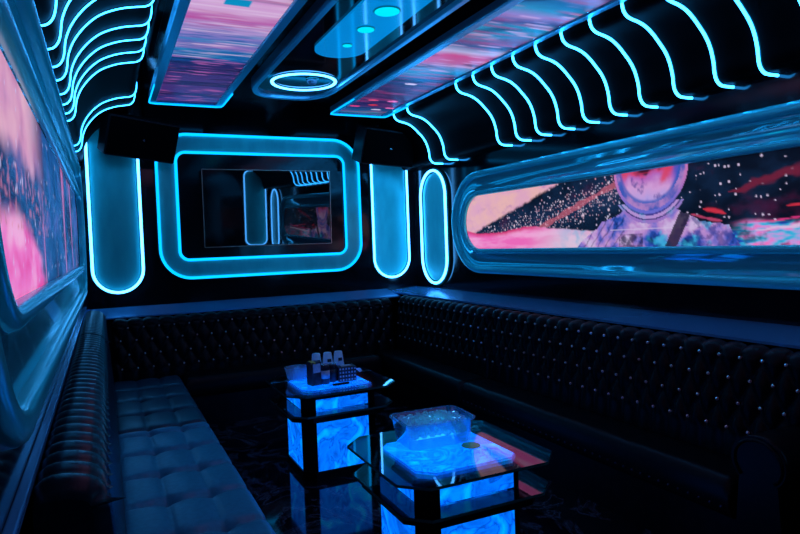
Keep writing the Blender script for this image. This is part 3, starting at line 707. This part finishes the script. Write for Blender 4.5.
def make_back(root, mapf, u0, u1, thick, zt, mode, du, rows, step, bmat, name='backrest'):
    prof = back_profile(thick, zt, SEAT - 0.03, 46)
    nu = int((u1 - u0) / step); mb = MB(); R = []
    s0 = rows[0]; ds = (rows[-1] - rows[0]) / (len(rows) - 1) if len(rows) > 1 else 0.1
    def hgt(u, z):
        if mode == 'ribs':
            return 0.016 * ppow(math.sin(PI * u / du), 0.55) - 0.012
        q = (s0 - z) / (-ds) if ds < 0 else (s0 - z) / ds
        q = (s0 - z) / abs(ds)
        a = u / du - q / 2; b_ = u / du + q / 2
        d_ = 0.030 * ppow(math.sin(PI * a) * math.sin(PI * b_), 0.5) - 0.022
        top = 0.020 * ppow(math.sin(PI * u / du), 0.6) - 0.014
        k = sst(s0 - 0.01, s0 + 0.02, z)
        bot = sst(rows[-1] + 0.0, rows[-1] - 0.03, z)
        h_ = d_ * (1 - k) + top * k
        return h_ * (1 - bot) + (0.012 * ppow(math.sin(PI * (u / du + 0.5 * ((len(rows) - 1) % 2))), 0.6) - 0.012) * bot
    for i in range(nu + 1):
        u = u0 + (u1 - u0) * i / nu; end = sst(0, 0.03, min(u - u0, u1 - u)) 
        row = []
        for d, z, nd, nzz in prof:
            h_ = hgt(u - u0, z) - 0.02 * (1 - end)
            row.append(mapf(u, d + nd * h_ if d > 0.004 else max(d, 0.0), z + nzz * h_))
        row.append(mapf(u, 0.0, SEAT - 0.03))
        R.append(row)
    V = mb.grid(R, True)
    for r_ in (V[0], V[-1]): mb.face(r_)
    for i in range(len(V) - 1): mb.face([V[i][-1], V[i + 1][-1], V[i + 1][0], V[i][0]])
    bk = mb.build(name, bmat, root)
    if mode == 'diamond':
        proto = None; cnt = 0
        for ri, zr in enumerate(rows):
            j = 0
            while True:
                u = u0 + (j + (ri % 2) * 0.5) * du; j += 1
                if u > u1 - 0.02: break
                if u < u0 + 0.02: continue
                pd = min(prof, key=lambda p: abs(p[1] - zr) + (0 if p[0] > thick * 0.8 else 9))
                h_ = -0.009
                loc = Vector(mapf(u, pd[0] + pd[2] * h_, zr + pd[3] * h_))
                if proto is None:
                    m_ = MB(); tmp = bmesh.new(); bmesh.ops.create_icosphere(tmp, subdivisions=1, radius=0.0092); m_.merge(tmp, None)
                    o = m_.build('button', CRYSTAL, root); proto = o.data
                    for v in proto.vertices: v.co += root.location
                else:
                    o = bpy.data.objects.new('button', proto); C.objects.link(o); o.parent = root
                o.location = loc - root.location; cnt += 1
    return bk
def make_seat(root, mapf, u0, u1, d0, d1, mode, bmat, du=0.17, dv=0.36, step=0.012, off=0.0):
    """seat cushion: top with optional square quilting, rounded front"""
    nd = int((d1 - d0) / step); nu = int((u1 - u0) / step); mb = MB(); R = []
    for i in range(nu + 1):
        u = u0 + (u1 - u0) * i / nu; row = [mapf(u, d0, SEAT - 0.17)]
        e = min(u - u0, u1 - u); eh = -0.022 * (1 - sst(0, 0.035, e)) 
        for j in range(nd + 1):
            d = d0 + (d1 - d0) * j / nd
            z = SEAT + eh
            if mode == 'quilt':
                a = abs(math.sin(PI * (d - d0) / du)); b_ = abs(math.sin(PI * (u - u0 - off) / dv))
                z -= 0.007 * math.exp(-(a * 7.0) ** 2) + 0.013 * math.exp(-(b_ * 6.0) ** 2)
                z -= 0.034 * math.exp(-(a * 1.5) ** 2) * math.exp(-(b_ * 3.2) ** 2) * (0 if (d - d0) < du * 0.4 or (d1 - d) < du * 0.4 else 1)
                z += 0.010 * ppow(a, 0.5) * ppow(b_, 0.5) - 0.004
            else:
                z += 0.006 * ppow(math.sin(PI * (u - u0) / 0.62), 0.3) - 0.004
            f = d1 - d
            if f < 0.05: z -= 0.05 - math.sqrt(max(0.05 ** 2 - (0.05 - f) ** 2, 0))
            row.append(mapf(u, d, z))
        for dd, zz in ((0.004, -0.09), (0.0, -0.13), (-0.012, -0.165), (-0.03, -0.17)): row.append(mapf(u, d1 + dd, SEAT + zz))
        R.append(row)
    V = mb.grid(R, True)
    for r_ in (V[0], V[-1]): mb.face(r_)
    for i in range(len(V) - 1): mb.face([V[i][-1], V[i + 1][-1], V[i + 1][0], V[i][0]])
    return mb.build('seat', bmat, root)
def make_base(root, mapf, u0, u1, d0, d1, m):
    mb = MB(); P = [mapf(u0, d0, -H), mapf(u1, d0, -H), mapf(u1, d1, -H), mapf(u0, d1, -H)]
    T = [(p[0], p[1], SEAT - 0.172 + H) for p in P]
    A = [mb.bm.verts.new(p) for p in P]; B = [mb.bm.verts.new(p) for p in T]
    mb.face(A); mb.face(B)
    for i in range(4): mb.face([A[i], A[(i + 1) % 4], B[(i + 1) % 4], B[i]])
    return mb.build('base', m, root)
mapL = lambda u, d, z: W(-0.150 + d, u, z)
mapR = lambda u, d, z: W(2.685 - d, u, z)
mapB = lambda u, d, z: W(u, 5.695 - d, z)

def studs(root, mapf, u0, u1, d, z, sp):
    proto = None; u = u0
    while u < u1:
        loc = Vector(mapf(u, d, z))
        if proto is None:
            m_ = MB(); tmp = bmesh.new(); bmesh.ops.create_icosphere(tmp, subdivisions=1, radius=0.007); m_.merge(tmp, None)
            o = m_.build('stud', STUD, root); proto = o.data
            for v in proto.vertices: v.co += root.location
        else:
            o = bpy.data.objects.new('stud', proto); C.objects.link(o); o.parent = root
        o.location = loc - root.location; u += sp

JL = 3.93
so = thing('sofa_section', 'square quilted sofa section along the left wall, nearest the viewer', 'sofa', (0.2, 2.65, 0.0))
make_back(so, mapL, 1.40, JL - 0.003, 0.135, -0.455, 'ribs', 0.084, [-0.6, -0.95], 0.0105, ROLLL)
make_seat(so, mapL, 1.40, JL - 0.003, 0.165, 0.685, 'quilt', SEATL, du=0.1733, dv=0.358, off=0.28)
make_base(so, mapL, 1.42, JL - 0.003, 0.01, 0.64, DARKMETAL)
so = thing('sofa_section', 'plain seated sofa section in the back left corner', 'sofa', (0.2, 4.8, 0.0))
make_back(so, mapL, JL + 0.003, 5.53, 0.135, -0.455, 'ribs', 0.084, [-0.6, -0.95], 0.0105, ROLLL)
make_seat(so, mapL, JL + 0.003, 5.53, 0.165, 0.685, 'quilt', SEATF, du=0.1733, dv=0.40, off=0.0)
make_base(so, mapL, JL + 0.003, 5.50, 0.01, 0.64, DARKMETAL)
so = thing('sofa_section', 'diamond tufted sofa section below the television wall', 'sofa', (1.4, 5.5, 0.0))
make_back(so, mapB, 0.03, 2.56, 0.095, -0.555, 'diamond', 0.121, [-0.625, -0.73, -0.845, -0.96], 0.0101, LEATHER)
make_seat(so, mapB, 0.55, 2.29, 0.14, 0.405, 'plain', LEATHER)
make_base(so, mapB, 0.56, 2.28, 0.01, 0.36, DARKMETAL)
so = thing('sofa_section', 'diamond tufted sofa section in the back right corner', 'sofa', (2.5, 4.6, 0.0))
make_back(so, mapR, JL + 0.003, 5.56, 0.095, -0.525, 'diamond', 0.107, [-0.58, -0.68, -0.79, -0.91], 0.0097, LEATHER)
make_seat(so, mapR, JL + 0.003, 5.53, 0.14, 0.375, 'plain', LEATHER)
make_base(so, mapR, JL + 0.003, 5.50, 0.01, 0.33, DARKMETAL)
so = thing('sofa_section', 'diamond tufted sofa section with a rolled arm under the astronaut screen', 'sofa', (2.5, 2.7, 0.0))
make_back(so, mapR, 1.47, JL - 0.003, 0.095, -0.525, 'diamond', 0.107, [-0.58, -0.68, -0.79, -0.91], 0.0097, LEATHER)
make_seat(so, mapR, 1.74, JL - 0.003, 0.14, 0.375, 'plain', LEATHER)
make_base(so, mapR, 1.47, JL - 0.003, 0.01, 0.33, DARKMETAL)
studs(so, mapR, 1.78, JL - 0.02, 0.378, SEAT - 0.125, 0.055)
# rolled arm
mb = MB(); R = []
for i in range(13):
    x = 2.30 + (2.60 - 2.30) * i / 12
    row = []
    for k in range(22):
        a = -0.25 * PI + 1.5 * PI * k / 21
        row.append(W(x, 1.61 + 0.115 * math.cos(a), -0.925 + 0.105 * math.sin(a)))
    row = [W(x, 1.725, -H + 0.03)] + row + [W(x, 1.50, -H + 0.03)]
    R.append(row)
V = mb.grid(R, True)
for r_ in (V[0], V[-1]): mb.face(r_)
for i in range(12): mb.face([V[i][-1], V[i + 1][-1], V[i + 1][0], V[i][0]])
arm = mb.build('arm', LEATHER, so)
MB().tube([W(2.297, 1.61 + 0.10 * math.cos(-0.25 * PI + 1.5 * PI * k / 21), -0.925 + 0.09 * math.sin(-0.25 * PI + 1.5 * PI * k / 21)) for k in range(22)], 0.007, False, 6).build('piping', LEATHER, arm)

# ------------------------------------------------------------------ glowing tables
TT = -0.90
def octo(cx, cy, hx, hy, c):
    return [(cx - hx + c, cy - hy), (cx + hx - c, cy - hy), (cx + hx, cy - hy + c), (cx + hx, cy + hy - c), (cx + hx - c, cy + hy), (cx - hx + c, cy + hy), (cx - hx, cy + hy - c), (cx - hx, cy - hy + c)]
def glass_plate(mb, poly, z0, z1):
    mb.use(GLASSTOP); mb.use(GLASSEDGE); mb.use(GLASSRIM)
    k = len(poly); A = [mb.bm.verts.new(W(x, y, z0)) for x, y in poly]; B = [mb.bm.verts.new(W(x, y, z1)) for x, y in poly]
    cx = sum(p[0] for p in poly) / k; cy = sum(p[1] for p in poly) / k
    f = 0.655
    for ring, z in ((A, z0), (B, z1)):
        I = [mb.bm.verts.new(W(cx + (x - cx) * f, cy + (y - cy) * f, z)) for x, y in poly]
        mb.use(GLASSTOP); mb.face(I)
        mb.use(GLASSRIM)
        for i in range(k): mb.face([ring[i], ring[(i + 1) % k], I[(i + 1) % k], I[i]])
    mb.use(GLASSEDGE)
    for i in range(k): mb.face([A[i], A[(i + 1) % k], B[(i + 1) % k], B[i]])
def table(cx, cy, label):
    t = thing('glowing_table', label, 'table', (cx, cy, 0.0), 'glowing glass tables')
    hx, hy = 0.362, 0.355
    mb = MB(); glass_plate(mb, octo(cx, cy, hx, hy, 0.095), TT - 0.012, TT); mb.build('glass_top', None, t)
    b = 0.242; c = 0.066
    zt, zs, zb = TT - 0.020, -1.035, -H + 0.055
    MB().prism([(x, y) for x, y in octo(cx, cy, b - 0.010, b - 0.012, 0.05)], TT - 0.028 + H, TT - 0.0125 + H).build('light_top', GLOWTOP, t)
    def sides(z0, z1, name):
        for (sx, sy) in ((0, -1), (0, 1), (-1, 0), (1, 0)):
            w = b - c
            if sx == 0: lo = (cx - w, cy + sy * b - 0.004, z0 + H); hi = (cx + w, cy + sy * b + 0.004, z1 + H)
            else: lo = (cx + sx * b - 0.004, cy - w, z0 + H); hi = (cx + sx * b + 0.004, cy + w, z1 + H)
            MB().box(lo, hi).build(name, GLOWSIDE, t)
    sides(zs + 0.012, zt - 0.034, 'upper_light_panel'); sides(zb, zs - 0.045, 'lower_light_panel')
    # black posts on chamfered corners
    for sx in (-1, 1):
        for sy in (-1, 1):
            p = [(cx + sx * (b - c - 0.002), cy + sy * (b + 0.008)), (cx + sx * (b + 0.008), cy + sy * (b - c - 0.002)), (cx + sx * (b - 0.03), cy + sy * (b - c - 0.012)), (cx + sx * (b - c - 0.012), cy + sy * (b - 0.03))]
            MB().prism(p, 0.02, zt - 0.016 + H).build('corner_post', DARKMETAL, t)
    # bands
    def band(z0, z1, g, name):
        o_ = octo(cx, cy, b + g, b + g, c + g * 0.5); i_ = octo(cx, cy, b - 0.02, b - 0.02, c - 0.01)
        mb = MB(); R = [[W(x, y, z0) for x, y in i_], [W(x, y, z0) for x, y in o_], [W(x, y, z1) for x, y in o_], [W(x, y, z1) for x, y in i_]]
        for r_ in R: r_.append(r_[0])
        mb.grid(R, False); mb.build(name, DARKMETAL, t)
    band(zt - 0.034, zt - 0.009, 0.012, 'top_band')
    mb = MB(); glass_plate(mb, octo(cx, cy, 0.345, 0.34, 0.09), zs - 0.006, zs + 0.006); mb.build('glass_shelf', None, t)
    band(zs - 0.045, zs - 0.007, 0.075, 'shelf_band')
    MB().prism(octo(cx, cy, b + 0.012, b + 0.012, c), 0.0, zb + H).build('plinth', DARKMETAL, t)
    return t
T1 = (1.312, 3.935); T2 = (1.303, 2.345)
table(*T1, 'glowing blue glass table in the back, holding cups and cartons')
table(*T2, 'glowing blue glass table in front, holding a plastic bin of ice')

# plastic bin with ice
TZW = TT + H + 0.0006
bx, by, ang = 1.290, 2.445, math.radians(-3)
Mb = Matrix.Translation((bx, by, TZW)) @ Matrix.Rotation(ang, 4, 'Z')
binr = thing('ice_bin', 'clear plastic bin full of ice on the front glowing table', 'ice bin', (bx, by, TZW))
def rloop(hx, hy, r, z, n=6):
    pts = rrect(-hx, hx, -hy, hy, r, n); return [tuple(Mb @ Vector((a, b_, z))) for a, b_ in pts]
mb = MB()
R = [rloop(0.135, 0.090, 0.03, 0.004), rloop(0.145, 0.098, 0.032, 0.010), rloop(0.160, 0.111, 0.036, 0.112), rloop(0.170, 0.121, 0.04, 0.114), rloop(0.170, 0.121, 0.04, 0.121), rloop(0.157, 0.108, 0.035, 0.121), rloop(0.140, 0.093, 0.031, 0.012)]
for r_ in R: r_.append(r_[0])
V = mb.grid(R, True); mb.face(V[0][:-1]); mb.face(V[-1][:-1])
mb.build('tub', BINPLASTIC, binr, weld=True)
tmp = [tuple(Mb @ Vector(p)) for p in ((-0.118, -0.076, 0), (0.118, -0.076, 0), (0.118, 0.076, 0), (-0.118, 0.076, 0))]
MB().prism([p[:2] for p in tmp], TZW + 0.034, TZW + 0.042).build('added_glow_tray', BINPLASTIC, binr)  # tray added to carry the glow sheet under the ice
tmp = [tuple(Mb @ Vector(p)) for p in ((-0.105, -0.063, 0), (0.105, -0.063, 0), (0.105, 0.063, 0), (-0.105, 0.063, 0))]
mb = MB(); mb.face([mb.bm.verts.new((p[0], p[1], TZW + 0.0425)) for p in tmp]); mb.build('added_glow_panel', ICEGLOW, binr)  # glowing sheet added to light up the ice
icem = []
for k in range(4):
    tmp = bmesh.new(); bmesh.ops.create_cube(tmp, size=0.034)
    bmesh.ops.bevel(tmp, geom=tmp.edges[:], offset=0.007, segments=2, affect='EDGES')
    for v in tmp.verts: v.co += Vector((nz1(v.co.x * 60, v.co.y * 60, k), nz1(v.co.y * 60, v.co.z * 60, k + 3), nz1(v.co.z * 60, v.co.x * 60, k + 5))) * 0.004
    me = bpy.data.meshes.new('ice_cube'); tmp.to_mesh(me); tmp.free(); me.materials.append(ICE); icem.append(me)
cnt = 0
for layer in range(2):
    for i in range(7):
        for j in range(5):
            p = Mb @ Vector((-0.114 + i * 0.038 + random.uniform(-.002, .002), -0.072 + j * 0.036 + random.uniform(-.003, .003), 0.068 + layer * 0.034 + random.uniform(-0.003, 0.005)))
            if layer == 1 and random.random() < 0.12: continue
            o = bpy.data.objects.new('ice_cube', icem[cnt % 4]); C.objects.link(o); o.location = p
            o.rotation_euler = (random.uniform(-.25, .25), random.uniform(-.25, .25), random.uniform(0, 3)); cnt += 1
            tag(o, 'clear ice cube heaped in the plastic bin', 'ice cube', 'ice cubes in the bin')
mb = MB(); mb.lathe([(0.040, 0.0), (0.042, 0.002), (0.040, 0.004)], (1.408, 2.315, TZW), 24, False)
tag(mb.build('coaster', COASTER), 'olive coaster lying in front of the ice bin', 'coaster')

# things on the back table
def can(x, y, r, h, label, m=DARKCAN, lab=LABELP):
    t = thing('drink_can', label, 'drink can', (x, y, TZW))
    MB().lathe([(r * 0.8, 0.0), (r, 0.008), (r, h - 0.012), (r * 0.82, h)], (x, y, TZW), 20).build('body', m, t)
    MB().lathe([(r * 0.81, h), (r * 0.83, h + 0.003), (r * 0.76, h + 0.003), (r * 0.74, h + 0.001)], (x, y, TZW), 20).build('lid', BADGE, t)
    MB().lathe([(r + 0.0008, h * 0.30), (r + 0.0008, h * 0.72)], (x, y, TZW), 20).build('wrap_label', lab, t)
def carton(lo, hi, rot, label, m=DARKBOX, lab=LABELP, rows=0, name='carton'):
    cx, cy = (lo[0] + hi[0]) / 2, (lo[1] + hi[1]) / 2
    t = thing(name, label, name.replace('_', ' '), (cx, cy, TZW))
    M = Matrix.Translation((cx, cy, TZW)) @ Matrix.Rotation(rot, 4, 'Z'); w, d, h = (hi[0] - lo[0]) / 2, (hi[1] - lo[1]) / 2, hi[2]
    MB().box((-w, -d, 0), (w, d, h), 0.003, M).build('box', m, t)
    mb = MB()
    if rows:
        for i in range(6):
            for j in range(4):
                u = -w + (i + 0.5) * 2 * w / 6; v = (j + 0.5) * h / 4
                mb.box((u - w * 0.09, -d - 0.0012, v - h * 0.06), (u + w * 0.09, -d + 0.001, v + h * 0.06), 0, M)
        mb.box((-w * 0.55, -d * 0.55, h), (w * 0.55, d * 0.55, h + 0.004), 0.001, M)
    else:
        mb.box((-w * 0.8, -d - 0.0012, h * 0.55), (w * 0.8, -d + 0.001, h * 0.93), 0, M)
    mb.build('print', lab, t)
carton((1.155, 3.83, 0), (1.225, 3.90, 0.150), 0.25, 'tall dark carton with pale print on the back table', name='carton')
tall = [o for o in C.objects if o.name == 'carton'][0]
MB().box((1.162, 3.826, TZW + 0.138), (1.19, 3.90, TZW + 0.1512), 0.001).build('yellow_flap', YELLOW, tall)['label'] = 'yellow printed flap'
can(1.258, 3.85, 0.030, 0.125, 'dark drink can beside the tall dark carton')
can(1.322, 3.885, 0.030, 0.118, 'dark drink can between the cartons', DARKCAN, DARKBOX)
carton((1.352, 3.835, 0), (1.472, 3.925, 0.095), -0.05, 'squat dark box with rows of pale dots on the back table', rows=1, name='tissue_box', lab=LABELP)
mb = MB(); mb.box((-0.055, -0.011, 0), (0.055, 0.011, 0.012), 0.003, Matrix.Translation((1.335, 3.765, TZW)) @ Matrix.Rotation(0.05, 4, 'Z'))
tag(mb.build('black_remote', DARKMETAL), 'flat black remote lying at the front of the back table', 'remote')
# ribbed tub of tumblers
tx, ty = 1.140, 4.09
tub = thing('ribbed_tub', 'ribbed clear plastic tub on the left of the back table', 'tub', (tx, ty, TZW))
mb = MB(); R = []
for r, z in ((0.060, 0.002), (0.064, 0.01), (0.080, 0.078), (0.086, 0.080), (0.086, 0.086), (0.078, 0.084), (0.060, 0.010)):
    R.append([(tx + (r + 0.002 * (k % 2) * (z < 0.08)) * math.cos(2 * PI * k / 48), ty + 0.8 * (r + 0.002 * (k % 2) * (z < 0.08)) * math.sin(2 * PI * k / 48), TZW + z) for k in range(49)])
V = mb.grid(R, False); mb.face(V[0][:-1]); mb.face(V[-1][:-1]); mb.build('tub_wall', CUPCLEAR, tub, weld=True)
for k in range(5):
    a = random.uniform(0, 6.28); rr = 0.03 if k else 0
    o = bpy.data.objects.new('ice_cube', icem[k % 4]); C.objects.link(o)
    o.location = (tx + rr * math.cos(k * 1.57), ty + rr * 0.8 * math.sin(k * 1.57), TZW + 0.034 + (0.036 if k == 0 else 0)); o.rotation_euler = (0.1 * k, 0.15, a)
    tag(o, 'clear ice cube in the ribbed tub on the back table', 'ice cube', 'ice cubes in the ribbed tub')
# white paper cups, stacked two high in a row
lab = ['white paper cup at the left of the cup pile', 'white paper cup in the middle of the cup pile', 'white paper cup at the right of the cup pile']
for k, (cx, cy) in enumerate(((1.247, 3.988), (1.325, 3.985), (1.403, 3.988))):
    t = thing('paper_cup', lab[k] + ', lower row', 'cup', (cx, cy, TZW), 'white cups on the back table')
    MB().lathe([(0.026, 0.0), (0.036, 0.088), (0.038, 0.090), (0.038, 0.094), (0.034, 0.092), (0.025, 0.006)], (cx, cy, TZW), 20).build('cup_wall', WHITE, t)
    t = thing('paper_cup', lab[k] + ', upside down on top', 'cup', (cx, cy, TZW + 0.0945), 'white cups on the back table')
    MB().lathe([(0.037, 0.0), (0.036, 0.006), (0.027, 0.080), (0.024, 0.084), (0.004, 0.083)], (cx, cy, TZW + 0.0945), 20).build('cup_wall', WHITE, t)
    MB().box((cx - 0.012, cy - 0.037, TZW + 0.118), (cx + 0.014, cy - 0.030, TZW + 0.138), 0.001).build('dark_print', DARKBOX, t)
# folded napkins in a heap leaning on the tub
for k, (x, y, z, ry, rz, lb) in enumerate(((1.525, 4.01, 0.001, 0.0, 0.3, 'crumpled pale napkin at the right of the cups'), (1.42, 4.135, 0.001, 0.0, 1.2, 'crumpled pale napkin behind the dotted box'))):
    mb = MB(); R = []
    for i in range(13):
        row = []
        for j in range(13):
            u, v = (i / 12 - 0.5) * 0.085, (j / 12 - 0.5) * 0.075
            zz = 0.045 + 0.045 * fbm(u * 28 + k * 3, v * 28, 8.0 + k) - 0.30 * (abs(u) + abs(v)) * 0.9
            c_, s_ = math.cos(rz), math.sin(rz)
            row.append((x + u * c_ - v * s_, y + u * s_ + v * c_, TZW + max(zz, 0.001)))
        R.append(row)
    mb.grid(R, True)
    o = mb.build('napkin', WHITE)
    tag(o, lb, 'napkin', 'napkins on the back table')

# ------------------------------------------------------------------ world, camera
wd = bpy.data.worlds.new('night'); bpy.context.scene.world = wd; wd.use_nodes = True
wd.node_tree.nodes['Background'].inputs[0].default_value = (0.0, 0.002, 0.004, 1); wd.node_tree.nodes['Background'].inputs[1].default_value = 0.3
yaw, pit, rol = 0.44247039, -0.03954658, -0.03589127
f = Vector((math.sin(yaw) * math.cos(pit), math.cos(yaw) * math.cos(pit), math.sin(pit)))
r0 = Vector((math.cos(yaw), -math.sin(yaw), 0)); u0 = r0.cross(f)
ri = r0 * math.cos(rol) + u0 * math.sin(rol); up = -r0 * math.sin(rol) + u0 * math.cos(rol)
cd = bpy.data.cameras.new('camera'); cam = bpy.data.objects.new('camera', cd); C.objects.link(cam)
M = Matrix((ri, up, -f)).transposed().to_4x4(); M.translation = Vector((0, 0, H)); cam.matrix_world = M
cd.sensor_width = 36; cd.lens = 623.94 / 800 * 36; cd.clip_start = 0.02
sc = bpy.context.scene; sc.camera = cam
sc.cycles.transparent_max_bounces = 32
vs_ = sc.view_settings; vs_.view_transform = 'Standard'; vs_.look = 'None'; vs_.exposure = 0.0; vs_.gamma = 1.0; vs_.use_curve_mapping = False
